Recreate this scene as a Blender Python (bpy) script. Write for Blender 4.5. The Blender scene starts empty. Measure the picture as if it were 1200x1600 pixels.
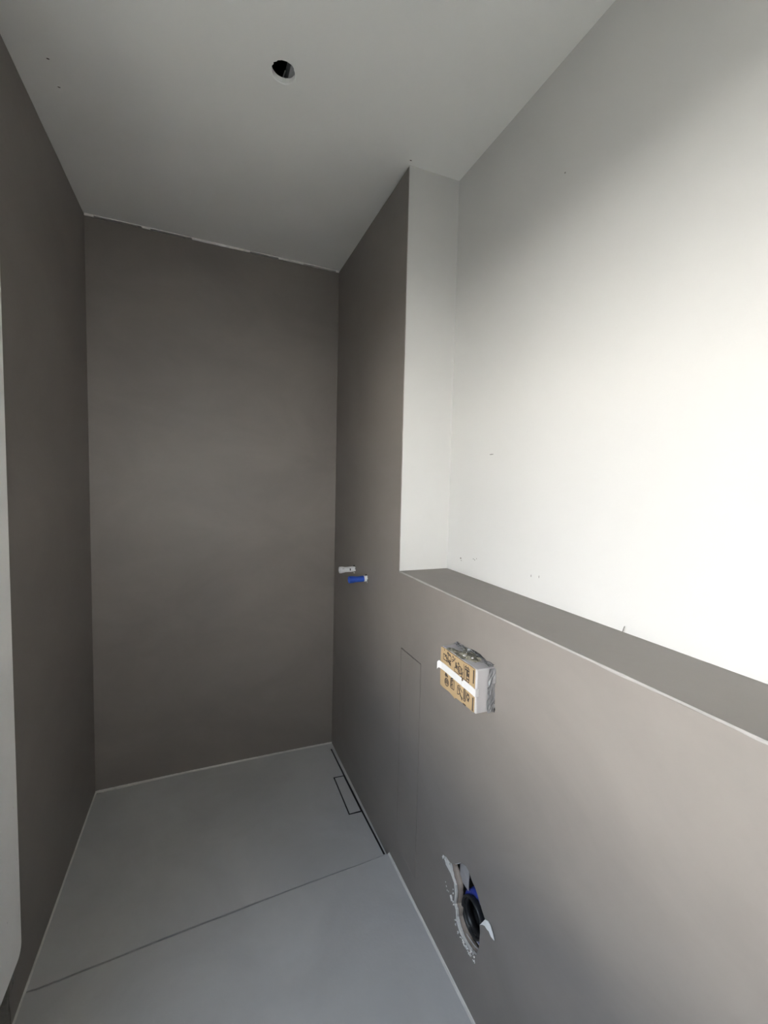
import bpy, bmesh, math, random
from mathutils import Vector, Matrix

random.seed(7)
S = bpy.context.scene
COL = S.collection

# ---------------------------------------------------------------- camera
# metres; x = 0 is the face of the right wall (room at x < 0), y = 0 the shower's back wall, z = 0 the floor
F_PX = 696.7
yaw, pitch, roll = -0.38839, -0.06404, 0.02242
fw = Vector((-math.sin(yaw) * math.cos(pitch), math.cos(yaw) * math.cos(pitch), math.sin(pitch)))
rt = Vector((math.cos(yaw), math.sin(yaw), 0))
up = rt.cross(fw)
r2 = rt * math.cos(roll) + up * math.sin(roll)
u2 = up * math.cos(roll) - rt * math.sin(roll)
cam_data = bpy.data.cameras.new('camera')
cam = bpy.data.objects.new('camera', cam_data)
COL.objects.link(cam)
M = Matrix((r2, u2, -fw)).transposed().to_4x4()
M.translation = Vector((-0.69066, -2.40811, 1.47984))
cam.matrix_world = M
cam_data.sensor_fit = 'VERTICAL'
cam_data.sensor_height = 24.0
cam_data.lens = 24.0 * F_PX / 1600.0
cam_data.clip_start = 0.02
S.camera = cam

# ---------------------------------------------------------------- sky, view
world = bpy.data.worlds.new('overcast_sky')
S.world = world
world.use_nodes = True
bg = world.node_tree.nodes['Background']
bg.inputs['Color'].default_value = (0.80, 0.93, 1.12, 1)
bg.inputs['Strength'].default_value = 1.6
S.view_settings.view_transform = 'Standard'
S.view_settings.look = 'None'
S.view_settings.gamma = 1.0
S.view_settings.use_curve_mapping = False
S.view_settings.exposure = 2.52
S.cycles.max_bounces = 14
S.cycles.diffuse_bounces = 10

# two windows outside the picture: one in the left wall beside the camera, one added behind it to light the shower
YF = -3.30                                  # inner face of the wall behind the camera
XW = -1.25                                  # inner face of the left wall beside the camera
YE = -1.52                                  # end of the shower's left wall
WZ0, WZ1 = 0.90, 2.10
WA0, WA1 = -2.35, -1.58                     # left window, along y
WB0, WB1, WBZ = -0.85, -0.25, 1.20          # added rear window, along x, and its sill
WALL_T = 0.14
def portal(name, w, h, loc, rot):
    d = bpy.data.lights.new(name, 'AREA')
    d.shape = 'RECTANGLE'
    d.size, d.size_y = w, h
    d.cycles.is_portal = True
    o = bpy.data.objects.new(name, d)
    COL.objects.link(o)
    o.location, o.rotation_euler = loc, rot
portal('portal_left', WA1 - WA0, WZ1 - WZ0, (XW - WALL_T - 0.005, (WA0 + WA1) / 2, (WZ0 + WZ1) / 2), (math.pi / 2, 0, -math.pi / 2))
portal('portal_rear', WB1 - WB0, WZ1 - WBZ, ((WB0 + WB1) / 2, YF - WALL_T - 0.005, (WBZ + WZ1) / 2), (math.pi / 2, 0, 0))
# sun behind the house: it lights the house fronts opposite the windows, never the room itself
sun_d = bpy.data.lights.new('sun', 'SUN')
sun_d.energy = 24.0
sun_d.color = (1.0, 0.965, 0.91)
sun_d.angle = 0.01
sun = bpy.data.objects.new('sun', sun_d)
COL.objects.link(sun)
sun.rotation_euler = Vector((-0.80, -0.42, -0.50)).to_track_quat('-Z', 'Y').to_euler()

# ---------------------------------------------------------------- room sizes
W, REC, YR, H, LED = 1.15908, 0.20904, -0.88232, 2.61953, 1.15
SK, DROP, WL = -0.0462, 0.02343, 0.01083
def xl(y): return -W - WL * (SK - y)        # face of the left wall
# ---------------------------------------------------------------- materials
def mat(name, col, rough=0.6, var=0.0, scale=3.0, bump=0.0, bscale=60.0, stretch=(1, 1, 1), metal=0.0, col2=None, spec=0.5):
    m = bpy.data.materials.new(name)
    m.use_nodes = True
    nt = m.node_tree
    b = nt.nodes['Principled BSDF']
    b.inputs['Roughness'].default_value = rough
    b.inputs['Metallic'].default_value = metal
    b.inputs['Specular IOR Level'].default_value = spec
    tc = nt.nodes.new('ShaderNodeTexCoord')
    mp = nt.nodes.new('ShaderNodeMapping')
    mp.inputs['Scale'].default_value = stretch
    nt.links.new(tc.outputs['Object'], mp.inputs['Vector'])
    n = nt.nodes.new('ShaderNodeTexNoise')
    n.inputs['Scale'].default_value = scale
    n.inputs['Detail'].default_value = 7
    n.inputs['Roughness'].default_value = 0.62
    n.inputs['Distortion'].default_value = 0.6
    nt.links.new(mp.outputs['Vector'], n.inputs['Vector'])
    cr = nt.nodes.new('ShaderNodeValToRGB')
    a = [max(0, c * (1 - var)) for c in col]
    c2 = col2 if col2 else [min(1, c * (1 + var)) for c in col]
    cr.color_ramp.elements[0].position = 0.3
    cr.color_ramp.elements[1].position = 0.7
    cr.color_ramp.elements[0].color = (*a, 1)
    cr.color_ramp.elements[1].color = (*c2, 1)
    nt.links.new(n.outputs['Fac'], cr.inputs['Fac'])
    nt.links.new(cr.outputs['Color'], b.inputs['Base Color'])
    if bump:
        n2 = nt.nodes.new('ShaderNodeTexNoise')
        n2.inputs['Scale'].default_value = bscale
        n2.inputs['Detail'].default_value = 5
        nt.links.new(mp.outputs['Vector'], n2.inputs['Vector'])
        bp = nt.nodes.new('ShaderNodeBump')
        bp.inputs['Strength'].default_value = bump
        bp.inputs['Distance'].default_value = 0.002
        nt.links.new(n2.outputs['Fac'], bp.inputs['Height'])
        nt.links.new(bp.outputs['Normal'], b.inputs['Normal'])
    return m

M_CEM = mat('taupe_microcement', (0.212, 0.191, 0.176), 0.48, 0.10, 1.7, 0.12, 45, (1, 1, 1.6))
M_FLOOR = mat('grey_microcement', (0.50, 0.506, 0.508), 0.5, 0.08, 2.6, 0.25, 90)
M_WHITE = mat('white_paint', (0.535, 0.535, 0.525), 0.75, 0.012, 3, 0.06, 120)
M_BOUNCE_WHITE = mat('bounce_white_paint', (0.86, 0.86, 0.85), 0.8, 0.012, 3)  # brighter white given to the unseen walls so they bounce more light
M_CEIL = mat('ceiling_paint', (0.84, 0.84, 0.82), 0.8, 0.012, 2, 0.05, 150)
M_SEAL = mat('light_grey_sealant', (0.66, 0.65, 0.625), 0.6, 0.08, 20, 0.1, 80)
M_CAULK = mat('acrylic_caulk', (0.74, 0.73, 0.71), 0.6, 0.15, 30)
M_EDGE = mat('pale_worn_edge_highlight', (0.34, 0.325, 0.31), 0.6, 0.15, 14)
M_FLAP = mat('white_board_paper', (0.88, 0.88, 0.87), 0.7, 0.05, 40)
M_TEAR = mat('brown_tear', (0.16, 0.10, 0.06), 0.8)
M_RAW = mat('raw_dark_plaster', (0.05, 0.048, 0.042), 0.9, 0.3, 14, 0.5, 60)
M_RAWG = mat('raw_grey_plaster', (0.20, 0.19, 0.175), 0.9, 0.25, 25, 0.6, 60)
M_PANEL = mat('white_lacquer', (0.90, 0.895, 0.88), 0.5, 0.025, 5)
M_PLASTIC = mat('white_plastic', (0.66, 0.66, 0.67), 0.4, 0.02, 10)
M_HOUSING = mat('pale_grey_plastic', (0.42, 0.41, 0.415), 0.5, 0.03, 10)
M_FOIL = mat('clear_wrinkled_foil', (0.34, 0.34, 0.345), 0.2, 0.6, 60, 0.6, 90, (1, 1, 0.15))
M_CARD = mat('brown_cardboard', (0.37, 0.262, 0.142), 0.8, 0.05, 30, 0.1, 200)
M_INK = mat('black_ink', (0.035, 0.025, 0.02), 0.7, 0.1, 30)
M_TAPE = mat('white_tape', (0.60, 0.60, 0.60), 0.45, 0.02, 40, 0.1, 150)
M_MORTAR = mat('grey_green_mortar', (0.135, 0.128, 0.10), 0.9, 0.25, 60, 0.6, 150)
M_DARK = mat('black_rubber_slot_shade', (0.012, 0.012, 0.013), 0.4, 0.2, 20)  # rubber parts, and painted shade on the sides of the drain opening
M_VOID = mat('dark_cavity', (0.02, 0.02, 0.02), 0.95, 0.2, 20)
M_PIPE = mat('black_waste_pipe', (0.02, 0.021, 0.022), 0.35, 0.3, 20)
M_BLUE = mat('blue_plastic', (0.010, 0.055, 0.32), 0.35, 0.08, 20)
M_DBLUE = mat('dark_blue_foil', (0.03, 0.05, 0.30), 0.35, 0.25, 30)
M_STEEL = mat('galvanised_steel', (0.42, 0.42, 0.43), 0.45, 0.12, 40, metal=0.35)
M_WCABLE = mat('white_cable', (0.7, 0.7, 0.7), 0.5, 0.02, 10)
M_SPOT = mat('dark_speck', (0.12, 0.11, 0.10), 0.8, 0.2, 50)
M_HOUSE = mat('white_house_render', (0.72, 0.71, 0.69), 0.9, 0.03, 0.5)
M_SKYBLOCK = mat('sky_blocker_dark', (0.06, 0.05, 0.045), 0.9, 0.05, 0.5)
M_PLINTH = mat('grey_house_plinth', (0.10, 0.097, 0.092), 0.9, 0.05, 0.5)
M_GROUND = mat('outdoor_paving', (0.055, 0.058, 0.05), 0.9, 0.1, 1)
M_FRAME = mat('window_frame_white', (0.75, 0.75, 0.75), 0.4, 0.02, 4)

# gypsum board: pale and brown layers across its thickness (object x)
def gypsum():
    m = mat('broken_gypsum_board', (0.66, 0.65, 0.62), 0.9, 0.12, 60, 0.8, 180)
    nt = m.node_tree
    b = nt.nodes['Principled BSDF']
    tc = nt.nodes['Texture Coordinate']
    sp = nt.nodes.new('ShaderNodeSeparateXYZ')
    nt.links.new(tc.outputs['Object'], sp.inputs[0])
    n = nt.nodes.new('ShaderNodeTexNoise')
    n.inputs['Scale'].default_value = 45
    n.inputs['Detail'].default_value = 4
    nt.links.new(tc.outputs['Object'], n.inputs['Vector'])
    ma = nt.nodes.new('ShaderNodeMath'); ma.operation = 'MULTIPLY_ADD'
    ma.inputs[1].default_value = 0.008
    nt.links.new(n.outputs['Fac'], ma.inputs[0])
    nt.links.new(sp.outputs['X'], ma.inputs[2])
    mr = nt.nodes.new('ShaderNodeMapRange')
    mr.inputs['From Min'].default_value = 0.004
    mr.inputs['From Max'].default_value = 0.034
    nt.links.new(ma.outputs[0], mr.inputs['Value'])
    cr = nt.nodes.new('ShaderNodeValToRGB')
    e = cr.color_ramp.elements
    e[0].position = 0.0; e[0].color = (0.62, 0.61, 0.59, 1)
    e[1].position = 1.0; e[1].color = (0.27, 0.215, 0.175, 1)
    for p, c in ((0.30, (0.66, 0.65, 0.63, 1)), (0.36, (0.16, 0.14, 0.13, 1)), (0.42, (0.34, 0.28, 0.24, 1)), (0.7, (0.42, 0.36, 0.31, 1))):
        q = e.new(p); q.color = c
    nt.links.new(mr.outputs[0], cr.inputs['Fac'])
    nt.links.new(cr.outputs['Color'], b.inputs['Base Color'])
    return m
M_GYP = gypsum()

# ---------------------------------------------------------------- helpers
def obj(name, bm, m, parent=None, smooth=False):
    me = bpy.data.meshes.new(name)
    bmesh.ops.recalc_face_normals(bm, faces=bm.faces[:])
    bm.to_mesh(me)
    bm.free()
    for x in (m if isinstance(m, (list, tuple)) else [m]):
        me.materials.append(x)
    if smooth:
        for p in me.polygons:
            p.use_smooth = True
    o = bpy.data.objects.new(name, me)
    COL.objects.link(o)
    if parent:
        o.parent = parent
        o.matrix_parent_inverse = Matrix.Translation(-parent.location)
    return o

def tag(o, label, cat=None, group=None, kind=None):
    if label: o['label'] = label
    if cat: o['category'] = cat
    if group: o['group'] = group
    if kind: o['kind'] = kind
    return o

def struct(o, label, cat):
    return tag(o, label, cat, None, 'structure')

def empty(name, loc, label, cat, group=None):
    o = bpy.data.objects.new(name, None)
    o.location = loc
    o.empty_display_size = 0.05
    COL.objects.link(o)
    return tag(o, label, cat, group)

def box(bm, a, b, bev=0.0, seg=2):
    r = bmesh.ops.create_cube(bm, size=1)
    vs = r['verts']
    for v in vs:
        v.co = Vector([(a[i] + b[i]) / 2 + v.co[i] * (b[i] - a[i]) for i in range(3)])
    if bev:
        es = list({e for v in vs for e in v.link_edges})
        bmesh.ops.bevel(bm, geom=es, offset=bev, segments=seg, profile=0.5, affect='EDGES')

def plate(bm, outer, holes, fn, depth):
    """flat plate with holes: outer / holes are 2-D loops, fn maps (a, b) to 3-D, depth is the extrusion vector"""
    b2 = bmesh.new()
    es = []
    for loop in [outer] + list(holes):
        vs = [b2.verts.new(fn(*p)) for p in loop]
        for i in range(len(vs)):
            es.append(b2.edges.new((vs[i], vs[(i + 1) % len(vs)])))
    bmesh.ops.triangle_fill(b2, use_beauty=True, use_dissolve=False, edges=es)
    r = bmesh.ops.extrude_face_region(b2, geom=b2.faces[:])
    d = Vector(depth)
    for v in [g for g in r['geom'] if isinstance(g, bmesh.types.BMVert)]:
        v.co += d
    bmesh.ops.recalc_face_normals(b2, faces=b2.faces[:])
    tmp = bpy.data.meshes.new('tmp')
    b2.to_mesh(tmp); b2.free()
    bm.from_mesh(tmp)
    bpy.data.meshes.remove(tmp)

def subdiv_loop(loop, n, amp, closed=True):
    out = []
    N = len(loop)
    for i in range(N if closed else N - 1):
        a, b = Vector(loop[i]), Vector(loop[(i + 1) % N])
        nn = Vector((-(b - a).y, (b - a).x))
        if nn.length > 0: nn.normalize()
        for k in range(n):
            p = a.lerp(b, k / n)
            if k: p = p + nn * random.uniform(-amp, amp)
            out.append((p.x, p.y))
    if not closed: out.append(tuple(loop[-1]))
    return out

def ring(bm, prof, centre, axis, n=32, closed=False):
    """lathe: prof = [(dist along axis, radius)], closed joins last to first"""
    ax = Vector(axis).normalized()
    t = Vector((0, 0, 1)) if abs(ax.z) < 0.9 else Vector((1, 0, 0))
    u = ax.cross(t).normalized(); w = ax.cross(u)
    rows = []
    for d, r in prof:
        rows.append([bm.verts.new(Vector(centre) + ax * d + (u * math.cos(6.283185 * k / n) + w * math.sin(6.283185 * k / n)) * r) for k in range(n)])
    m = len(rows)
    for i in range(m if closed else m - 1):
        A, B = rows[i], rows[(i + 1) % m]
        for k in range(n):
            bm.faces.new((A[k], A[(k + 1) % n], B[(k + 1) % n], B[k]))
    if not closed:
        bm.faces.new(rows[0]); bm.faces.new(rows[-1])

def tube(bm, pts, r, n=8):
    rows = []
    pts = [Vector(p) for p in pts]
    for i, p in enumerate(pts):
        d = (pts[min(i + 1, len(pts) - 1)] - pts[max(i - 1, 0)]).normalized()
        t = Vector((0, 0, 1)) if abs(d.z) < 0.9 else Vector((1, 0, 0))
        u = d.cross(t).normalized(); w = d.cross(u)
        rows.append([bm.verts.new(p + (u * math.cos(6.283185 * k / n) + w * math.sin(6.283185 * k / n)) * r) for k in range(n)])
    for A, B in zip(rows, rows[1:]):
        for k in range(n):
            bm.faces.new((A[k], A[(k + 1) % n], B[(k + 1) % n], B[k]))
    bm.faces.new(rows[0]); bm.faces.new(rows[-1])

def lump(bm, c, s, rough=0.25, sub=2):
    r = bmesh.ops.create_icosphere(bm, subdivisions=sub, radius=1)
    for v in r['verts']:
        k = 1 + random.uniform(-rough, rough)
        v.co = Vector([c[i] + v.co[i] * s[i] * k for i in range(3)])

def ribbon(bm, pts, half, thick):
    """a strip along pts; half = half-width vector, thick = thickness vector"""
    half = Vector(half); t = Vector(thick)
    rows = []
    for p in pts:
        p = Vector(p)
        rows.append([bm.verts.new(q) for q in (p + half, p - half, p - half + t, p + half + t)])
    for A, B in zip(rows, rows[1:]):
        for k in range(4):
            bm.faces.new((A[k], A[(k + 1) % 4], B[(k + 1) % 4], B[k]))
    bm.faces.new(rows[0]); bm.faces.new(rows[-1])

# ================================================================ large structure
# ---- right wall: one coat of microcement over the low pre-wall and the tall shower part
COAT = 0.003
waste_hole = [(-1.267, .33), (-1.288, .34), (-1.31, .341), (-1.326, .349), (-1.351, .372), (-1.368, .39), (-1.395, .4), (-1.407, .398),
              (-1.426, .384), (-1.442, .378), (-1.458, .364), (-1.474, .347), (-1.492, .332), (-1.468, .296), (-1.471, .275), (-1.469, .229),
              (-1.464, .217), (-1.457, .194), (-1.446, .186), (-1.427, .174), (-1.398, .171), (-1.368, .172), (-1.349, .191), (-1.345, .22),
              (-1.335, .229), (-1.338, .264), (-1.331, .293), (-1.31, .305), (-1.281, .309)]
def circ(cy, cz, r, n=20, jag=0.0):
    return [(cy + (r + random.uniform(-jag, jag)) * math.cos(6.283185 * k / n), cz + (r + random.uniform(-jag, jag)) * math.sin(6.283185 * k / n)) for k in range(n)]
WHITE_PIPE, BLUE_PIPE = (-0.352, 1.058), (-0.525, 1.047)
HY0, HY1, HZ0, HZ1 = -1.0845, -0.9205, 0.090, 0.8675     # access hatch opening
BY0, BY1, BZ0, BZ1 = -1.490, -1.313, 0.903, 1.018         # box in the wall
ret_edge = []                                             # slightly chipped corner of the dark coat beside the white return
for k in range(41):
    z = LED + (H - 0.006 - LED) * k / 40
    ret_edge.append((YR + (random.uniform(-0.001, 0.002) if 0 < k < 40 else 0), z))
outline = [(0.0, -0.05), (0.0, H - 0.0065), (-0.25, H - 0.007), (-0.5, H - 0.0055), (-0.7, H - 0.007)] + ret_edge[::-1][0:-1] + [(YR, LED - 0.004), (YF, LED - 0.004), (YF, -0.05)]
holes = [waste_hole,
         [(HY0, HZ0), (HY1, HZ0), (HY1, HZ1), (HY0, HZ1)],
         [(BY0 + .004, BZ0 + .004), (BY1 - .004, BZ0 + .004), (BY1 - .004, BZ1 - .004), (BY0 + .004, BZ1 - .004)],
         circ(*WHITE_PIPE, 0.017, 18, 0.0015), circ(*BLUE_PIPE, 0.017, 18, 0.0015)]
bm = bmesh.new()
plate(bm, outline, holes, lambda a, b: (0, a, b), (COAT, 0, 0))
# chamfered top edge and ledge
prof = [(0.0, LED - 0.004), (0.004, LED), (REC, LED), (REC, LED - 0.02), (0.0031, LED - 0.02), (0.0031, LED - 0.004)]
plate(bm, prof, [], lambda a, b: (a, YF, b), (0, YR - YF - 0.0005, 0))
box(bm, (REC + 0.02, YR - 0.05, -0.1), (REC + 0.1, 0.2, H + 0.25))
wall_right = struct(obj('wall_right', bm, M_CEM), 'taupe microcement wall with a low ledge on the right side', 'wall')

bm = bmesh.new()  # strip along the ledge front, window highlight painted in as a paler colour
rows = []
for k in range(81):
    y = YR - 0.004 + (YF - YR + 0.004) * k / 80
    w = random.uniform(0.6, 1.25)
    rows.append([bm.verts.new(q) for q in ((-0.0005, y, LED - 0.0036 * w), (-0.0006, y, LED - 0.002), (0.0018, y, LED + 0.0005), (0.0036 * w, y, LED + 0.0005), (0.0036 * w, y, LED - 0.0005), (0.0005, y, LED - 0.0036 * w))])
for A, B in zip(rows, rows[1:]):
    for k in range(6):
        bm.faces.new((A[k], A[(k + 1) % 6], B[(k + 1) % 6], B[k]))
tag(obj('ledge_edge_highlight', bm, M_EDGE, wall_right), 'pale worn front edge of the ledge with a painted highlight')

# gypsum boards behind the coat around the broken hole (seen in the break)
board_hole = [(-1.302, .330), (-1.326, .349), (-1.347, .366), (-1.363, .385), (-1.395, .3985), (-1.407, .3965), (-1.426, .382), (-1.442, .377), (-1.458, .363), (-1.474, .346),
              (-1.490, .330), (-1.467, .294), (-1.470, .275), (-1.468, .229), (-1.456, .194), (-1.428, .177), (-1.400, .176), (-1.376, .185), (-1.352, .205), (-1.349, .225),
              (-1.340, .234), (-1.343, .266), (-1.339, .292), (-1.323, .306)]
board_hole_2 = [(a + (-0.002 if a > -1.40 else 0.002), b) for a, b in board_hole]
bm = bmesh.new()
plate(bm, [(-1.10, 0.02), (-1.10, 0.88), (-1.66, 0.88), (-1.66, 0.02)], [subdiv_loop(board_hole, 3, 0.0015)], lambda a, b: (COAT + .0002, a, b), (0.0115, 0, 0))
plate(bm, [(-1.10, 0.02), (-1.10, 0.88), (-1.66, 0.88), (-1.66, 0.02)], [subdiv_loop(board_hole_2, 3, 0.002)], lambda a, b: (0.0152, a, b), (0.0125, 0, 0))
tag(obj('gypsum_board', bm, M_GYP, wall_right), 'broken pale and brown gypsum layers in the hole')

bm = bmesh.new()
box(bm, (0.085, -1.70, -0.05), (0.10, -1.10, 0.95))  # near-black plate added so the depth of the hole reads as shade
tag(obj('cavity_shade_plate', bm, M_VOID, wall_right), 'added dark plate standing in for shade deep in the broken hole')

# chips of coat broken loose at the left rim of the hole, white underneath
bm = bmesh.new()
def shard(bm, pts, x0, th, lift):
    plate(bm, pts, [], lambda a, b: (x0, a, b), (th, 0, 0))
    bm.verts.ensure_lookup_table()
for pts in ([(-1.317, .243), (-1.323, .250), (-1.329, .247), (-1.331, .237), (-1.325, .231)],):
    shard(bm, pts, -0.0015, 0.002, 0)
for cy, cz in ((-1.289, .260), (-1.294, .251), (-1.308, .246), (-1.300, .243)):
    plate(bm, circ(cy, cz, 0.0022, 5, 0.001), [], lambda a, b: (-0.0004, a, b), (0.0006, 0, 0))
tag(obj('chipped_coat', bm, [M_CAULK], wall_right), 'small pale chips beside the hole')
# peeled flap at the near side of the hole
bm = bmesh.new()
flap = [((-1.470, .297), 0.0), ((-1.491, .333), 0.0), ((-1.508, .345), -0.003), ((-1.519, .344), -0.004), ((-1.530, .333), -0.004), ((-1.537, .322), -0.004),
        ((-1.524, .319), -0.004), ((-1.514, .324), -0.004), ((-1.505, .320), -0.003), ((-1.493, .318), -0.002), ((-1.481, .309), -0.001)]
fr = [bm.verts.new((x - 0.0006, a, b)) for (a, b), x in flap]
bk = [bm.verts.new((x + 0.0014, a, b)) for (a, b), x in flap]
ef = [bm.edges.new((fr[i], fr[(i + 1) % len(fr)])) for i in range(len(fr))]
eb = [bm.edges.new((bk[i], bk[(i + 1) % len(bk)])) for i in range(len(bk))]
bmesh.ops.triangle_fill(bm, use_beauty=True, edges=ef)
bmesh.ops.triangle_fill(bm, use_beauty=True, edges=eb)
for i in range(len(fr)):
    j = (i + 1) % len(fr)
    bm.faces.new((fr[i], fr[j], bk[j], bk[i]))
tag(obj('peeled_flap', bm, M_FLAP, wall_right), 'white flap peeled out beside the hole')
bm = bmesh.new()
for (cy, cz, sy, sz_, n) in ((-1.4435, .178, .011, .009, 14), (-1.425, .173, .012, .005, 12), (-1.400, .171, .012, .004, 10), (-1.376, .174, .010, .003, 6), (-1.352, .192, .004, .008, 4),
                             (-1.279, .328, .011, .004, 12), (-1.300, .336, .012, .003, 9), (-1.338, .238, .003, .008, 3), (-1.334, .27, .003, .012, 2)):
    for k in range(n):
        r = random.uniform(.0012, .0038)
        lump(bm, (-random.uniform(.0002, .0022), cy + random.uniform(-1, 1) * sy, cz + random.uniform(-1, 1) * sz_), (r * .6, r, r * random.uniform(.5, 1.2)), 0.5, 1)
tag(obj('plaster_crumbs', bm, M_CAULK, wall_right), 'pale plaster crumbs along the rim of the hole', kind='stuff')

for (cy, cz) in (WHITE_PIPE, BLUE_PIPE):
    bm = bmesh.new()
    ring(bm, [(0.0, .0150), (0.0, .0190), (0.006, .0190), (0.006, .0150)], (-0.0003, cy, cz), (1, 0, 0), 24, closed=True)
    tag(obj('pipe_hole_joint', bm, M_VOID, wall_right), 'dark joint around the pipe')
# chased white rims around the two water pipes
bm = bmesh.new()
for (cy, cz) in (WHITE_PIPE, BLUE_PIPE):
    for k in range(9):
        a = random.uniform(2.2, 5.4)
        lump(bm, (-0.0008, cy + 0.0185 * math.cos(a), cz + 0.0185 * math.sin(a)), (.0014, .0028, .003), 0.4, 1)
tag(obj('pipe_hole_rim', bm, M_CAULK, wall_right), 'crumbly pale rims around the two pipe holes')['kind'] = 'stuff'

# ---- white wall set back above the ledge, and the white return beside the shower
bm = bmesh.new()
box(bm, (REC, YF, -0.1), (REC + 0.12, YR + 0.15, H + 0.25))
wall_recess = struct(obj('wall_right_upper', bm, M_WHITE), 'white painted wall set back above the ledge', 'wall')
bm = bmesh.new()
box(bm, (COAT, YR - 0.001, LED), (REC, YR + 0.02, H))
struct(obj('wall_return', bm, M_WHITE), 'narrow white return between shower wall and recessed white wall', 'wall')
bm = bmesh.new()
for (y, z, a, b) in ((-.981, 1.206, .004, .003), (-.985, 1.198, .002, .002), (-1.065, 1.217, .002, .002), (-1.074, 1.215, .002, .002), (-1.085, 1.221, .0015, .002),
                     (-1.368, 1.217, .001, .004), (-1.401, 1.221, .001, .004), (-1.15, 1.585, .012, .0012), (-1.431, 2.317, .002, .002)):
    plate(bm, circ(y, z, 1, 7, 0.2) and [(y + a * math.cos(k), z + b * math.sin(k)) for k in (0, .9, 1.8, 2.7, 3.6, 4.5, 5.4)], [], lambda p, q: (REC - 0.0004, p, q), (0.0006, 0, 0))
tag(obj('scuff_marks', bm, M_SPOT, wall_recess), 'small grey scuffs on the white wall', kind='stuff')
bm = bmesh.new()
tube(bm, [(REC - .001, -1.683, 1.151), (REC - .005, -1.687, 1.154), (REC - .007, -1.690, 1.160), (REC - .005, -1.691, 1.166)], 0.0009, 6)
tag(obj('loose_fibre', bm, M_SPOT, wall_recess), 'thin dark fibre at the foot of the white wall')

# ---- shower back wall (thin crack under the ceiling)
bm = bmesh.new()
top = []
for k in range(61):
    t = k / 60
    x = 0.03 - (W + 0.06) * t
    top.append((x, H - 0.0095 + random.uniform(-0.0014, 0.0010)))
def by(x): return SK * (-x) / W
b2 = [(0.03, -0.1)] + top + [(0.03 - (W + 0.06), -0.1)]
plate(bm, b2, [], lambda a, b: (a, by(a), b), (0, 0.02, 0))
plate(bm, [(REC + 0.12, -0.1), (REC + 0.12, H + 0.25), (-W - 0.4, H + 0.25), (-W - 0.4, -0.1)], [], lambda a, b: (a, by(a) + 0.03, b), (0, 0.1, 0))
wall_back = struct(obj('wall_back', bm, M_CEM), 'dark taupe microcement wall at the back of the shower', 'wall')
# caulk under the ceiling: a thin line, with crumbs of it filling the crack where it has not opened
bm = bmesh.new()
plate(bm, [(0.0, H - 0.0028), (0.0, H), (-W, H), (-W, H - 0.0028)], [], lambda a, b: (a, by(a) - 0.0035, b), (0, 0.006, 0))
for t0, t1 in ((0.0, .03), (.19, .22), (.37, .60), (.72, .83), (.985, 1.0)):
    plate(bm, [(-W * (1 - t0), H - 0.0095), (-W * (1 - t0), H - 0.002), (-W * (1 - t1), H - 0.002), (-W * (1 - t1), H - 0.0088)], [], lambda a, b: (a, by(a) - 0.003, b), (0, 0.006, 0))
struct(obj('trim_1', bm, M_CAULK), 'cracked pale caulk line where the shower back wall meets the ceiling', 'sealant')

# ---- left wall: coat of microcement in the shower, white base wall with the window behind the camera
LE = -1.022                                   # ragged end of the coat
lend = [(LE + 0.012, 0.145), (LE + 0.004, 0.135), (LE - 0.003, 0.118), (LE - 0.004, 0.09), (LE, 0.06), (LE + 0.004, 0.03), (LE, -0.05)]
bm = bmesh.new()
o_ = [(SK + 0.005, -0.05), (SK + 0.005, H - 0.004)] + [(SK - 0.06 - 0.06 * k, H - 0.004 - random.uniform(0, 0.002)) for k in range(15)] + [(LE - 0.02, H - 0.004), (LE - 0.02, 0.2)] + lend
plate(bm, o_, [], lambda a, b: (xl(a), a, b), (-0.015, 0, 0))
wall_left = struct(obj('wall_left', bm, [M_CEM]), 'dark taupe microcement wall on the left of the shower', 'wall')
bm = bmesh.new()
outer = [(YE, -0.1), (0.1, -0.1), (0.1, H + 0.25), (YE, H + 0.25)]
niche = [(-1.45, -0.03), (LE - 0.012, -0.03), (LE - 0.004, 0.05), (LE - 0.008, 0.19), (-1.45, 0.19)]
plate(bm, outer, [niche], lambda a, b: (xl(a) - 0.0152, a, b), (-0.22, 0, 0))
base = obj('wall_left_rear', bm, M_BOUNCE_WHITE)
struct(base, 'white plastered wall on the left, beside and behind the camera', 'wall')
bm = bmesh.new()
box(bm, (xl(-1.3) - 0.30, -1.61, -0.04), (xl(-1.3) - 0.06, LE - 0.0, 0.195))
tag(obj('raw_plaster_niche', bm, M_RAW, base), 'dark raw niche at the foot of the left wall')
bm = bmesh.new()
n_ = [(LE - 0.014, -0.02), (LE - 0.002, -0.02), (LE - 0.0005, 0.05), (LE - 0.004, 0.10), (LE - 0.001, 0.125), (LE + 0.010, 0.15), (LE - 0.012, 0.16)]
plate(bm, subdiv_loop(n_, 3, 0.0015), [], lambda a, b: (xl(a) - 0.001, a, b), (-0.045, 0, 0))
tag(obj('plaster_edge', bm, M_RAWG, base), 'rough grey plaster edge at the foot of the left wall')

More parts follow.
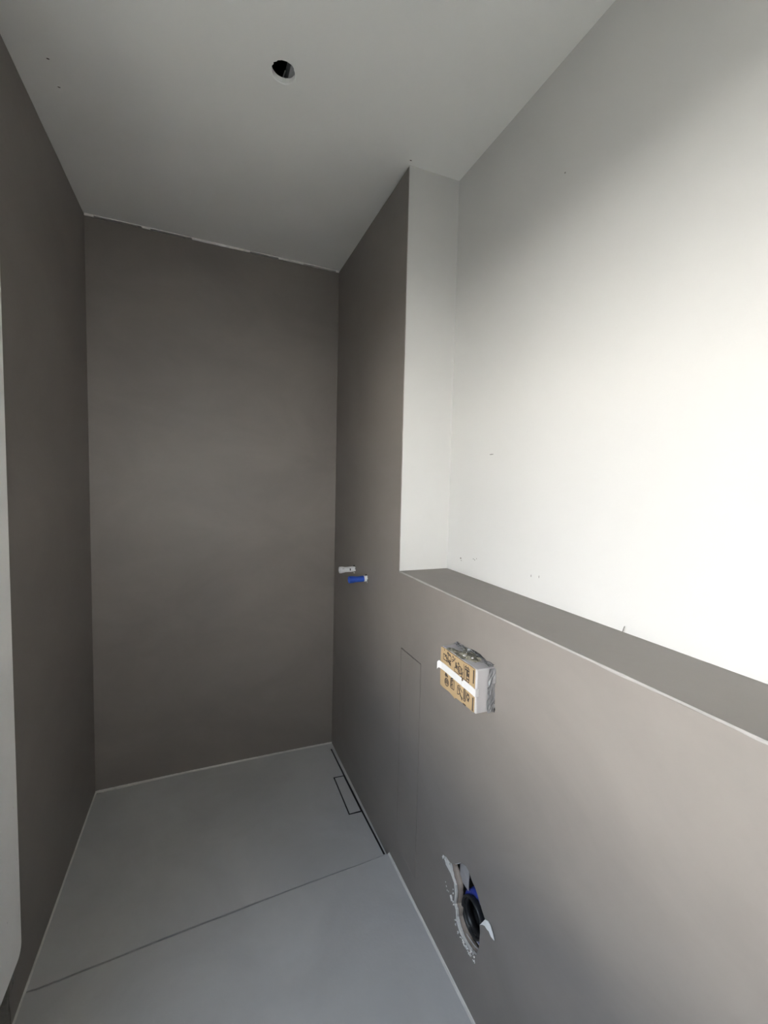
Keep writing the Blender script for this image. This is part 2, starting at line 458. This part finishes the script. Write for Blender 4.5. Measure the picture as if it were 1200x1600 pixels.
# ---- walls of the wider part of the room, behind and beside the camera
bm = bmesh.new()
plate(bm, [(XW - WALL_T, -0.1), (REC + 0.12, -0.1), (REC + 0.12, H + 0.28), (XW - WALL_T, H + 0.28)], [[(WB0, WBZ), (WB1, WBZ), (WB1, WZ1), (WB0, WZ1)]], lambda a, b: (a, YF, b), (0, -WALL_T, 0))
struct(obj('wall_front', bm, M_BOUNCE_WHITE), 'white wall behind the camera with an added window', 'wall')
bm = bmesh.new()
plate(bm, [(YF, -0.1), (YE + 0.01, -0.1), (YE + 0.01, H + 0.28), (YF, H + 0.28)], [[(WA0, WZ0), (WA1, WZ0), (WA1, WZ1), (WA0, WZ1)]], lambda a, b: (XW, a, b), (-WALL_T, 0, 0))
struct(obj('wall_left_far', bm, M_BOUNCE_WHITE), 'white wall with a window, left of the camera', 'wall')

# ---- ceiling with a round downlight hole
hole_c = [(-.509, -1.074), (-.505, -1.083), (-.506, -1.088), (-.500, -1.092), (-.496, -1.098), (-.486, -1.103), (-.471, -1.104), (-.458, -1.099), (-.451, -1.091), (-.447, -1.081),
          (-.443, -1.069), (-.443, -1.058), (-.447, -1.049), (-.455, -1.041), (-.465, -1.037), (-.474, -1.0365), (-.483, -1.038), (-.491, -1.0415), (-.498, -1.047), (-.503, -1.053), (-.507, -1.063)]
bm = bmesh.new()
plate(bm, [(XW - 0.1, YF - 0.05), (REC + 0.05, YF - 0.05), (REC + 0.05, 0.1), (-W - 0.3, 0.1), (-W - 0.3, YE), (XW - 0.1, YE)], [subdiv_loop(hole_c, 2, 0.0008)], lambda a, b: (a, b, H), (0, 0, 0.0125))
ceiling = struct(obj('ceiling', bm, M_CEIL), 'white painted ceiling with a round downlight hole', 'ceiling')
bm = bmesh.new()
box(bm, (XW - WALL_T, YF - WALL_T, H + 0.2), (REC + 0.15, 0.2, H + 0.28))
tag(obj('slab_above', bm, M_VOID, ceiling), 'dark slab above the ceiling cavity')
bm = bmesh.new()
hs = subdiv_loop(hole_c, 2, 0.0004)
hx, hy = -.476, -1.070
lo, hi, ou = [], [], []
for (x, y) in hs:
    d = math.hypot(x - hx, y - hy)
    far = max(0.15, (y - hy) / d * 0.6 + 0.5)                    # torn furthest on the shower side
    w = far * random.uniform(0.004, 0.0075)
    hi.append(bm.verts.new((x, y, H + 0.003)))
    lo.append(bm.verts.new((x + (x - hx) / d * w * .6, y + (y - hy) / d * w * .6, H - 0.0022 * far)))
    ou.append(bm.verts.new((x + (x - hx) / d * w, y + (y - hy) / d * w, H + 0.001)))
for A, B in ((hi, lo), (lo, ou)):
    for k in range(len(hs)):
        j = (k + 1) % len(hs)
        bm.faces.new((A[k], A[j], B[j], B[k]))
tag(obj('torn_paper_rim', bm, M_FLAP, ceiling), 'torn white paper rim of the ceiling hole')
bm = bmesh.new()
for (x, y) in ((-1.077, -.849), (-1.075, -.754), (-.004, -.906)):
    plate(bm, [(x + .004 * math.cos(k), y + .0022 * math.sin(k)) for k in (0, .9, 1.8, 2.7, 3.6, 4.5, 5.4)], [], lambda p, q: (p, q, H - 0.0004), (0, 0, 0.0006))
tag(obj('dark_specks', bm, M_SPOT, ceiling), 'dark specks on the ceiling', kind='stuff')

# ---- floor: flat near part, sloped shower part
fold = [(0.0, -.8535), (-.10, -.861), (-.35, -.8745), (-.726, -.901), (-1.072, -.929), (-W - 0.02, -.9345)]
fold_s = subdiv_loop(fold, 8, 0.0012, closed=False)
bm = bmesh.new()
plate(bm, [(0.02, YF - 0.02)] + [(0.02, -.852)] + fold_s[1:] + [(-W - 0.06, -.937), (-W - 0.06, YE), (XW - 0.02, YE), (XW - 0.02, YF - 0.02)], [], lambda a, b: (a, b, 0.0), (0, 0, -0.06))
es = [e for e in bm.edges if all(abs(v.co.z) < 1e-6 and v.co.y > -0.95 and -W < v.co.x for v in e.verts) and len(e.link_faces) == 2 and abs(e.link_faces[0].normal.z - e.link_faces[1].normal.z) > 0.5]
bmesh.ops.bevel(bm, geom=es, offset=0.003, segments=2, affect='EDGES')
box(bm, (-W - 0.25, -1.2, -0.14), (0.25, 0.2, -0.07))
floor = struct(obj('floor', bm, M_FLOOR), 'flat grey microcement floor in front of the shower', 'floor')
def sz(x, y):                                  # shower floor height: falls from the left wall to the drain slot
    t = min(1, max(0, (x + W) / W))
    return -DROP * (0.25 * t + 0.75 * t * t) - 0.0012
# drain opening: long slot beside the right wall plus a rectangular cover recess
SL = [(-.0235, -.060), (-.0215, -.306), (-.0185, -.567), (-.0130, -.829)]      # outer edge of the slot
SI = [(-.0160, -.060), (-.0140, -.306), (-.0110, -.567), (-.0055, -.829)]      # inner edge (towards the wall)
g = 0.0060
C0, C1, C2, C3 = (-.0695, -.3085), (-.0235, -.3085), (-.0205, -.5665), (-.0735, -.5695)   # cover corners
cut = [SI[0], SI[1], SI[2], SI[3], SL[3], (-.0186, -.5665 - g - .003), (-.0735 - g, -.5695 - g), (-.0695 - g, -.3085 + g), (-.0220, -.3085 + g), SL[0]]
bm = bmesh.new()
plate(bm, [(0.01, 0.02), (0.01, -.837)] + [(x, y + 0.0042 + 0.019 * max(0, 1 + x / W) ** 1.2) for x, y in fold_s[1:]] + [(-W - 0.05, SK - 0.02)], [cut], lambda a, b: (a, b, 0), (0, 0, -0.05))
bmesh.ops.triangulate(bm, faces=bm.faces[:])
bmesh.ops.subdivide_edges(bm, edges=[e for e in bm.edges if e.calc_length() > 0.25], cuts=5, use_grid_fill=False)
bmesh.ops.triangulate(bm, faces=bm.faces[:])
bmesh.ops.recalc_face_normals(bm, faces=bm.faces[:])
for f in bm.faces:                             # sides of the drain opening painted black as shade
    c = f.calc_center_median()
    if abs(f.normal.z) < 0.5 and -0.085 < c.x < -0.003 and -0.8305 < c.y < -0.055: f.material_index = 1
for v in bm.verts: v.co.z += sz(v.co.x, v.co.y)
sf = struct(obj('floor_shower', bm, [M_FLOOR, M_DARK]), 'sloped grey microcement shower floor with a drain slot at its right', 'floor')

# light sealing strips where floor and walls meet
def fillet(bm, a, b, into, s, t):
    a, b, into = Vector(a), Vector(b), Vector(into)
    n = 24
    rows = []
    for k in range(n + 1):
        p = a.lerp(b, k / n)
        s1, t1 = s * random.uniform(0.9, 1.1), t * random.uniform(0.9, 1.1)
        z = Vector((0, 0, 1))
        rows.append([bm.verts.new(q) for q in (p - z * .004 - into * .004, p + into * s1 - z * .004, p + into * s1 + z * .0005, p + into * s1 * .3 + z * t1 * .35, p + z * t1, p - into * .004 + z * t1)])
    for A, B in zip(rows, rows[1:]):
        for k in range(6):
            bm.faces.new((A[k], A[(k + 1) % 6], B[(k + 1) % 6], B[k]))
    bm.faces.new(rows[0]); bm.faces.new(rows[-1])
bm = bmesh.new()
NB = 6
for k in range(NB):
    x0, x1 = -W * (1 - k / NB), -W * (1 - (k + 1) / NB)
    fillet(bm, (x0, by(x0), sz(x0, 0)), (x1, by(x1), sz(x1, 0)), (0, -1, 0), 0.007, 0.006)
struct(obj('trim_2', bm, M_SEAL), 'pale sealing strip along the foot of the shower back wall', 'sealant')
bm = bmesh.new()
fillet(bm, (0, YF, 0), (0, -.856, 0), (-1, 0, 0), 0.007, 0.006)
struct(obj('trim_3', bm, M_SEAL), 'pale sealing strip along the foot of the right wall', 'sealant')
bm = bmesh.new()
fillet(bm, (xl(-1.03), -1.03, 0), (xl(SK), SK, 0), (1, 0, 0), 0.005, 0.004)
struct(obj('trim_4', bm, M_SEAL), 'thin sealing strip along the foot of the left wall', 'sealant')

# ---- window frames (out of the picture), the ground and the houses they look on
def window(name, q0, m, a0, a1, WZ0, label):
    bm = bmesh.new()
    for b0, z0, b1, z1 in ((a0, WZ0, a0 + .04, WZ1), (a1 - .04, WZ0, a1, WZ1), (a0 + .04, WZ0, a1 - .04, WZ0 + .04), (a0 + .04, WZ1 - .03, a1 - .04, WZ1)):
        box(bm, m(b0, z0, q0), m(b1, z1, q0 + 0.06))
    struct(obj(name, bm, M_FRAME), label, 'window')
window('window_1', XW - WALL_T + 0.01, lambda a, z, d: (d, a, z), WA0, WA1, WZ0, 'white window frame left of the camera')
window('window_rear_added', YF - WALL_T + 0.01, lambda a, z, d: (a, d, z), WB0, WB1, WBZ, 'white frame of the unseen window added behind the camera')
bm = bmesh.new()
box(bm, (-60, -60, -3.2), (60, 60, -3.0))
struct(obj('ground_outside', bm, M_GROUND), 'dark paved ground outside the windows', 'ground')
def house(name, a, b, label, M_HOUSE, M_PLINTH):  # unseen houses; dark plinths added to cut upward light into the room
    bm = bmesh.new()
    box(bm, (a[0], a[1], 0.75), (b[0], b[1], b[2]))
    h = struct(obj(name, bm, M_HOUSE), label, 'house')
    bm = bmesh.new()
    box(bm, (a[0] + .05, a[1] + .05, -3.0), (b[0] - .05, b[1] - .05, 0.75))
    obj('plinth', bm, M_PLINTH, h)
house('house_opposite', (-20, -22, 0), (-11.5, 14, 4.3), 'white rendered house opposite the left window', M_HOUSE, M_PLINTH)
house('added_house_behind', (-9, -24, 0), (12, -13.0, 9.0), 'unseen white rendered house added behind the camera', M_HOUSE, M_PLINTH)  # added front that reflects a level band of sunlight into the rear window
bm = bmesh.new()
box(bm, (-3.0, YF - WALL_T - 2.6, H + 0.05), (2.0, YF - WALL_T - 0.005, H + 0.2))  # unseen slab added to keep high sky light out of the rear window
struct(obj('sky_blocking_roof', bm, M_SKYBLOCK), 'added dark roof slab blocking sky light at the rear window', 'roof')

# ================================================================ things
# ---- linear shower drain
dr = empty('shower_drain', (-.045, -.44, sz(-.045, -.44)), 'flush rectangular shower drain with black slot beside the right wall', 'drain')
bm = bmesh.new()
plate(bm, [C0, C1, C2, C3], [], lambda a, b: (a, b, sz(a, b)), (0, 0, -0.012))
bmesh.ops.recalc_face_normals(bm, faces=bm.faces[:])
for f in bm.faces:
    if abs(f.normal.z) < 0.5: f.material_index = 1  # cover sides painted black to deepen the shade in the gap
tag(obj('drain_cover', bm, [M_FLOOR, M_DARK], dr), 'grey tile-in drain cover')
bm = bmesh.new()
plate(bm, [(-.006, -.05), (-.005, -.838), (-.085, -.838), (-.085, -.05)], [], lambda a, b: (a, b, sz(-.06, b) - 0.018), (0, 0, -0.012))
tag(obj('drain_channel', bm, M_DARK, dr), 'black channel under the slot')

# ---- flush access panel in the right wall
ap = empty('access_panel', (0, (HY0 + HY1) / 2, HZ0), 'tall narrow flush taupe access panel outlined by hairline joints in right wall', 'panel')
bm = bmesh.new()
e1 = 0.0026
box(bm, (0.0, HY0 + e1, HZ0 + 0.0008), (COAT, HY1 - e1 * 0.8, HZ1 - 0.0042))
obj('panel_face', bm, M_CEM, ap)
bm = bmesh.new()
box(bm, (COAT + .0003, HY0 - .02, HZ0 - .02), (0.02, HY1 + .02, HZ1 + .006))
tag(obj('panel_frame', bm, M_VOID, ap), 'dark backing seen in the joints')

# ---- plugged water pipes of the shower mixer
def plug(name, c, m, label, ln, r0, r1, tilt, notch):
    t = empty(name, (0, c[0], c[1]), label, 'pipe', None)
    ax = Vector((-1, tilt[0], tilt[1])).normalized()
    bm = bmesh.new()
    L = ln
    prof = [(-0.03, r0 * .86), (0.004, r0 * .86), (0.010, r0 * .88), (0.016, r0), (L * .45, r0 * 0.93), (L * .62, r0 * .95), (L * .8, r1 * .98), (L - .003, r1), (L, r1 * .95), (L, r1 * .78), (L - .004, r1 * .74), (L - .012, r1 * .70)]
    ring(bm, prof, (0, c[0], c[1]), ax, 28)
    obj('plug_body', bm, m, t, True)
    bm = bmesh.new()
    ring(bm, [(-0.03, r0 * .9), (0.006, r0 * .9), (0.012, r0 * 1.02), (0.014, r0 * .8)], (0, c[0], c[1]), ax, 20)
    for v in bm.verts: v.co += Vector((0, random.uniform(-.0006, .0006), random.uniform(-.0006, .0006)))
    tag(obj('pipe_collar', bm, M_PLASTIC, t), 'white smeared collar at the wall')
    return t, ax
tw, axw = plug('capped_water_pipe', WHITE_PIPE, M_PLASTIC, 'white capped pipe stub sticking out of shower wall, upper of two', 0.076, 0.0135, 0.0158, (0.02, -0.025), True)
for a_, b_ in (((-0.027, WHITE_PIPE[0] - .0155, WHITE_PIPE[1] - .004), (-0.023, WHITE_PIPE[0] - .0105, WHITE_PIPE[1] + .006)),
               ((-0.064, WHITE_PIPE[0] - .0152, WHITE_PIPE[1] + .0055), (-0.056, WHITE_PIPE[0] - .0125, WHITE_PIPE[1] + .0068))):
    bm = bmesh.new()
    box(bm, a_, b_)
    tag(obj('moulded_notch', bm, M_DARK, tw), 'black notch')
tb, axb = plug('capped_water_pipe', BLUE_PIPE, M_BLUE, 'blue capped pipe stub sticking out of shower wall, below the white one', 0.083, 0.0145, 0.0165, (0.02, -0.03), False)

# ---- waste pipe in the broken hole
PC = (-1.396, 0.237)
wp = empty('waste_pipe', (0.03, PC[0], PC[1]), 'black waste pipe socket inside the broken hole in the right wall', 'pipe')
bm = bmesh.new()
R0 = 0.050
ring(bm, [(0.0, R0), (0.004, R0 + .003), (0.010, R0 + .003), (0.016, R0), (0.06, R0), (0.06, R0 - .006), (0.02, R0 - .006), (0.016, R0 - .004), (0.004, R0 - .004)], (0.022, PC[0], PC[1]), (1, 0, 0.0), 48, closed=True)
obj('socket', bm, M_PIPE, wp, True)
bm = bmesh.new()
ring(bm, [(0.0, R0 - .009), (0.0, R0 - .0045), (0.02, R0 - .0045), (0.02, R0 - .012)], (0.030, PC[0], PC[1]), (1, 0, 0), 48, closed=True)
tag(obj('rubber_seal', bm, M_DARK, wp, True), 'black rubber lip seal')
bm = bmesh.new()
ring(bm, [(0.0, .0005), (0.001, R0 - .008)], (0.075, PC[0], PC[1]), (1, 0, 0), 32)
obj('end_cap', bm, M_DARK, wp)
bm = bmesh.new()
ring(bm, [(0.0, .057), (0.0, .070), (0.012, .072), (0.03, .066), (0.03, .057)], (0.038, PC[0] - .010, PC[1] - .001), (1, 0, 0), 40, closed=True)
for v in bm.verts: v.co += Vector((random.uniform(-.001, .001),) * 3)
tag(obj('blue_sleeve', bm, M_DBLUE, wp, True), 'blue sleeve around the pipe')
bm = bmesh.new()
tube(bm, [(0.016, -1.385, .181), (0.017, -1.405, .1815), (0.017, -1.425, .184), (0.017, -1.448, .194)], 0.0011, 6)
# grey upright profile beside the pipe
sp = empty('steel_stud', (0.03, -1.345, 0.2925), 'grey upright steel profile behind the hole edge above the waste pipe', 'stud')
bm2 = bmesh.new()
box(bm2, (0.0285, -1.369, 0.2925), (0.0303, -1.322, 0.86))
box(bm2, (0.0303, -1.369, 0.33), (0.0318, -1.365, 0.86))
obj('profile', bm2, M_STEEL, sp)
tag(obj('sealing_wire', bm, M_TAPE, wp), 'thin white line under the pipe')

# ---- protective box of the concealed cistern
XF = -0.053
bx = empty('cistern_guard_box', (0, (BY0 + BY1) / 2, BZ0), 'white plastic wall box with taped cardboard front above the broken hole', 'box')
bm = bmesh.new()
box(bm, (XF, BY0, BZ0), (0.05, BY1, BZ1), 0.003, 2)
obj('housing', bm, M_HOUSING, bx)
# wrinkled foil over the base at the wall
bm = bmesh.new()
def foil(bm, P, Q, x0, x1, out, n, amp):
    rows = []
    for k in range(n + 1):
        p = Vector(P).lerp(Vector(Q), k / n)
        row = []
        for j in range(6):
            x = x0 + (x1 - x0) * j / 5
            d = Vector(out) * (0.002 + abs(random.gauss(0, amp)) + 0.002 * j / 5)
            row.append(bm.verts.new((x + random.uniform(-.001, .001), p.x + d.x, p.y + d.y)))
        rows.append(row)
    for A, B in zip(rows, rows[1:]):
        for j in range(5):
            bm.faces.new((A[j], A[j + 1], B[j + 1], B[j]))
foil(bm, (BY0, BZ0), (BY0, BZ1), -0.021, -0.0005, (-1, 0), 16, 0.0022)
foil(bm, (BY0, BZ1), (BY1, BZ1), -0.016, -0.0005, (0, 1), 24, 0.0018)
r = bmesh.ops.solidify(bm, geom=bm.faces[:], thickness=0.0005)
tag(obj('wrinkled_foil', bm, M_FOIL, bx), 'crinkled clear foil at the base of the box')
# dark breaks in the wall beside the box
for c, q in (((0.0005, BY0 - .003, BZ0 + .006), (.002, .006, .008)), ((0.0005, BY0 - .003, BZ0 + .03), (.0014, .003, .02)), ((0.0005, BY1 - .10, BZ1 + .006), (.0016, .035, .004))):
    bm = bmesh.new()
    lump(bm, c, q, 0.3)
    tag(obj('wall_gap', bm, M_VOID, bx), 'dark gap where the box enters the wall')
# cardboard front
def fp(u, v, x): return (x, BY1 - .001 + (BY0 + .006 - BY1 + .001) * u, BZ0 + .003 + (BZ1 - BZ0 - .004) * v)
bm = bmesh.new()
ou = [(0, 0), (.12, -.02), (.3, .0), (.42, -.035), (.47, -.06), (.51, -.01), (.7, .0), (.9, .005), (1, 0), (1, .3), (1.0, .7), (1, 1), (.85, 1.01), (.74, 1.0), (.5, 1.0), (.2, 1.005), (.04, 1.0), (0, .99), (-.004, .5)]
plate(bm, ou, [], lambda a, b: fp(a, b, XF - 0.0032), (0.003, 0, 0))
card = obj('card_front', bm, M_CARD, bx)
for a, b, c, d in ((0.965, 0.02, 0.992, .33), (0.965, .66, .992, .97), (.72, -.005, .80, .02)):
    bm = bmesh.new()
    plate(bm, [(a, b), (c, b), (c, d), (a, d)], [], lambda p, q: fp(p, q, XF - 0.0036), (0.0005, 0, 0))
    tag(obj('dark_slit', bm, M_INK, card), 'dark slit along the edge of the card')
# printed pictograms (flat print on the card)
bm = bmesh.new()
def stroke(a, b, w=0.011):
    A, B = Vector(a), Vector(b)
    asp = 1.55
    d = Vector(((B - A).x * asp, (B - A).y)); d.normalize()
    nn = Vector((-d.y / asp, d.x)) * w
    plate(bm, [tuple(A + nn), tuple(B + nn), tuple(B - nn), tuple(A - nn)], [], lambda p, q: fp(p, q, XF - 0.00345), (0.0004, 0, 0))
def poly(pts, w=0.011, closed=True):
    for i in range(len(pts) if closed else len(pts) - 1):
        stroke(pts[i], pts[(i + 1) % len(pts)], w)
def rect(a, b, c, d, w=0.011): poly([(a, b), (c, b), (c, d), (a, d)], w)
def blob(pts): plate(bm, pts, [], lambda p, q: fp(p, q, XF - 0.00345), (0.0004, 0, 0))
def disc(u, v, r, w=0.011, n=12): poly([(u + r / 1.55 * math.cos(6.283 * k / n), v + r * math.sin(6.283 * k / n)) for k in range(n)], w)
blob([(.105, .95), (.122, .95), (.122, .985), (.105, .985)]); blob([(.375, .945), (.392, .945), (.392, .975), (.375, .975)])
rect(.085, .72, .20, .86)
poly([(.13, .80), (.16, .85), (.19, .78), (.23, .82)], .012, False)
blob([(.20, .93), (.235, .90), (.245, .97), (.22, .99)]); stroke((.24, .95), (.31, .93), .014)
rect(.24, .79, .33, .91, .009)
for k in range(4): stroke((.20 + .03 * k, .70 + .01 * k), (.22 + .03 * k, .78), .013)
stroke((.25, .74), (.33, .72), .018); stroke((.27, .70), (.33, .68), .012)
poly([(.37, .92), (.40, .95), (.43, .90), (.46, .94)], .010, False); stroke((.36, .86), (.44, .88), .010); stroke((.36, .80), (.41, .86), .010)
blob([(.465, .72), (.465, .86), (.50, .86), (.50, .80), (.53, .80), (.53, .76), (.50, .72)])
blob([(.53, .86), (.575, .83), (.575, .88), (.545, .91)])
rect(.44, .62, .58, .72, .008)
disc(.60, .74, .09, .012)
for k in range(5): stroke((.55 + .03 * k, .66), (.57 + .03 * k, .81 - .015 * k), .009)
stroke((.66, .58), (.66, .82), .010); stroke((.62, .60), (.70, .60), .010)
rect(.74, .60, .86, .92, .009)
stroke((.77, .90), (.77, .96), .012); stroke((.83, .88), (.83, .96), .012); stroke((.75, .86), (.86, .86), .018); stroke((.79, .60), (.79, .92), .009)
blob([(.79, .72), (.86, .72), (.86, .80), (.83, .80), (.83, .84), (.80, .84)])
stroke((.80, .66), (.87, .66), .016); stroke((.71, .58), (.71, .96), .006)
# lower row
blob([(.15, .34), (.19, .30), (.20, .34), (.245, .32), (.25, .36), (.20, .41), (.165, .41)])
disc(.215, .19, .095, .012)
for k in range(4): stroke((.175 + .025 * k, .13 + .02 * (k % 2)), (.18 + .025 * k, .26), .013)
rect(.34, .14, .445, .36, .010)
for k in range(5): stroke((.33, .18 + .045 * k), (.375 + .02 * (k % 2), .20 + .045 * k), .016)
stroke((.40, .16), (.40, .33), .010); stroke((.36, .39), (.41, .40), .014)
poly([(.55, .12), (.55, .33), (.61, .36), (.61, .15)], .010)
stroke((.56, .31), (.69, .06), .016); stroke((.60, .33), (.69, .24), .010); stroke((.63, .14), (.70, .10), .016)
rect(.73, .09, .775, .37, .010)
stroke((.75, .12), (.75, .35), .012); stroke((.795, .12), (.795, .34), .008)
disc(.85, .25, .05, .014); blob([(.83, .16), (.87, .14), (.88, .20), (.85, .22)])
stroke((.82, .33), (.88, .31), .012)
tag(obj('printed_pictograms', bm, M_INK, card), 'black printed assembly pictograms', kind='stuff')
# tape across the card
bm = bmesh.new()
v0, v1 = 0.515, 0.48
def tp(u, v, x): return fp(u, v, x)
hw = 0.0102
pts = []
z = lambda u: fp(u, 0.53 - 0.045 * u, 0)[2]
yy = lambda u: fp(u, 0, 0)[1]
pts.append((XF - .0100, yy(-.05), z(-.05) - .007)); pts.append((XF - .0112, yy(-.028), z(-.028) - .003)); pts.append((XF - .0085, yy(.0), z(.0) + .002)); pts.append((XF - .005, yy(.04), z(.04)))
for u in (.1, .3, .5, .66): pts.append((XF - .0040, yy(u), z(u)))
pts.append((XF - .0052, yy(.70), z(.70))); pts.append((XF - .0042, yy(.74), z(.74)))
for u in (.85, .97, 1.02, 1.05): pts.append((XF - .0042, yy(u), z(u) - (.001 if u > 1 else 0)))
ribbon(bm, pts, (0, 0, hw), (-.0005, 0, 0))
ribbon(bm, [(XF - .0042, BY0 - .0026, z(1.05) - .001), (XF - .001, BY0 - .0022, z(1.05) - .001), (XF + .006, BY0 - .0012, z(1.05) - .0005)], (0, 0, hw), (0, -.0005, 0))
tape = tag(obj('tape_strip', bm, M_TAPE, bx), 'white tape strip with a curled end')
bm = bmesh.new()
blob_pts = [(.69, .54), (.715, .55), (.72, .60), (.70, .62), (.685, .585)]
plate(bm, blob_pts, [], lambda p, q: fp(p, q, XF - 0.0064), (0.0012, 0, 0))
tag(obj('tear_hole', bm, M_TEAR, tape), 'brown tear in the tape')
# mortar dabs on the top of the box
bm = bmesh.new()
for (u, d, s, h_) in ((.20, .006, .012, .0022), (.28, .010, .016, .0035), (.36, .012, .016, .004), (.44, .016, .015, .0055), (.52, .018, .013, .007), (.60, .026, .012, .006), (.64, .020, .012, .008),
                      (.68, .030, .016, .0045), (.60, .036, .022, .006), (.50, .030, .020, .006), (.68, .040, .020, .006), (.54, .042, .024, .005), (.42, .040, .018, .003), (.32, .046, .016, .004), (.74, .026, .010, .005), (.46, .008, .012, .003), (.56, .008, .011, .003)):
    lump(bm, (XF + d, yy(u), BZ1 + .001), (.009, s * 1.05, h_ * 1.25), 0.28)
tag(obj('mortar_dab', bm, M_MORTAR, bx), 'grey green mortar smeared over the top of the box')
bm = bmesh.new()
for (u, d) in ((.70, .022), (.58, .012), (.50, .030), (.38, .048)):
    lump(bm, (XF + d, yy(u), BZ1 + .007), (.005, .006, .0018), 0.3, 1)
tag(obj('white_spatter', bm, M_TAPE, bx), 'white spatters on the mortar')

# ---- white panel on the left wall, its rounded lower corner in view
PX = xl(-1.0) + 0.0235
py0, py1, pz0, pz1, pr = -1.51, -1.0055, 0.198, 2.45, 0.03
loop = [(py0, pz0), (py0, pz1), (py1, pz1)]
for k in range(9):
    a = -math.pi / 2 * k / 8
    loop.append((py1 - pr + pr * math.cos(a), pz0 + pr + pr * math.sin(a)))
bm = bmesh.new()
plate(bm, loop, [], lambda a, b: (PX, a, b), (-0.022, 0, 0))
wpnl = obj('wall_panel', bm, M_PANEL)
tag(wpnl, 'tall flat white panel with rounded lower corner on the left wall', 'panel')
bm = bmesh.new()
for (y, z, a, b) in ((-1.03, .62, .001, .003), (-1.02, .47, .0008, .004), (-1.09, .36, .002, .002)):
    plate(bm, [(y + a * math.cos(k), z + b * math.sin(k)) for k in (0, .9, 1.8, 2.7, 3.6, 4.5, 5.4)], [], lambda p, q: (PX + 0.0003, p, q), (-0.0006, 0, 0))
tag(obj('scratch_marks', bm, M_CAULK, wpnl), 'small scratches', kind='stuff')

# ---- scrap of film curling from the wall edge under the panel
bm = bmesh.new()
ribbon(bm, [(xl(-1.01) + .001, -1.004, .150), (xl(-1.01) + .004, -1.010, .138), (xl(-1.01) + .006, -1.017, .122), (xl(-1.01) + .003, -1.021, .106)], (0, .004, .001), (.0006, 0, 0))
tag(obj('film_scrap', bm, M_FOIL), 'thin curled scrap of film on the wall edge below the white panel', 'film')

# ---- in the ceiling cavity: metal channel and a cable end
cc = empty('ceiling_channel', (-.44, -.98, H + .06), 'grey metal ceiling channel seen inside the round ceiling hole', 'channel')
bm = bmesh.new()
box(bm, (-.457, -1.30, H + .016), (-.4555, -.6, H + .075))
box(bm, (-.4555, -1.30, H + .016), (-.415, -.6, H + .0175))
obj('channel_profile', bm, M_STEEL, cc)
cb = empty('ceiling_cable', (-.467, -1.02, H + .02), 'thin white cable end inside the round ceiling hole', 'cable')
bm = bmesh.new()
tube(bm, [(-.47, -.60, H + .0150), (-.468, -.85, H + .032), (-.4655, -.985, H + .05), (-.4622, -1.016, H + .0505)], 0.0018, 8)
obj('sheath', bm, M_WCABLE, cb, True)
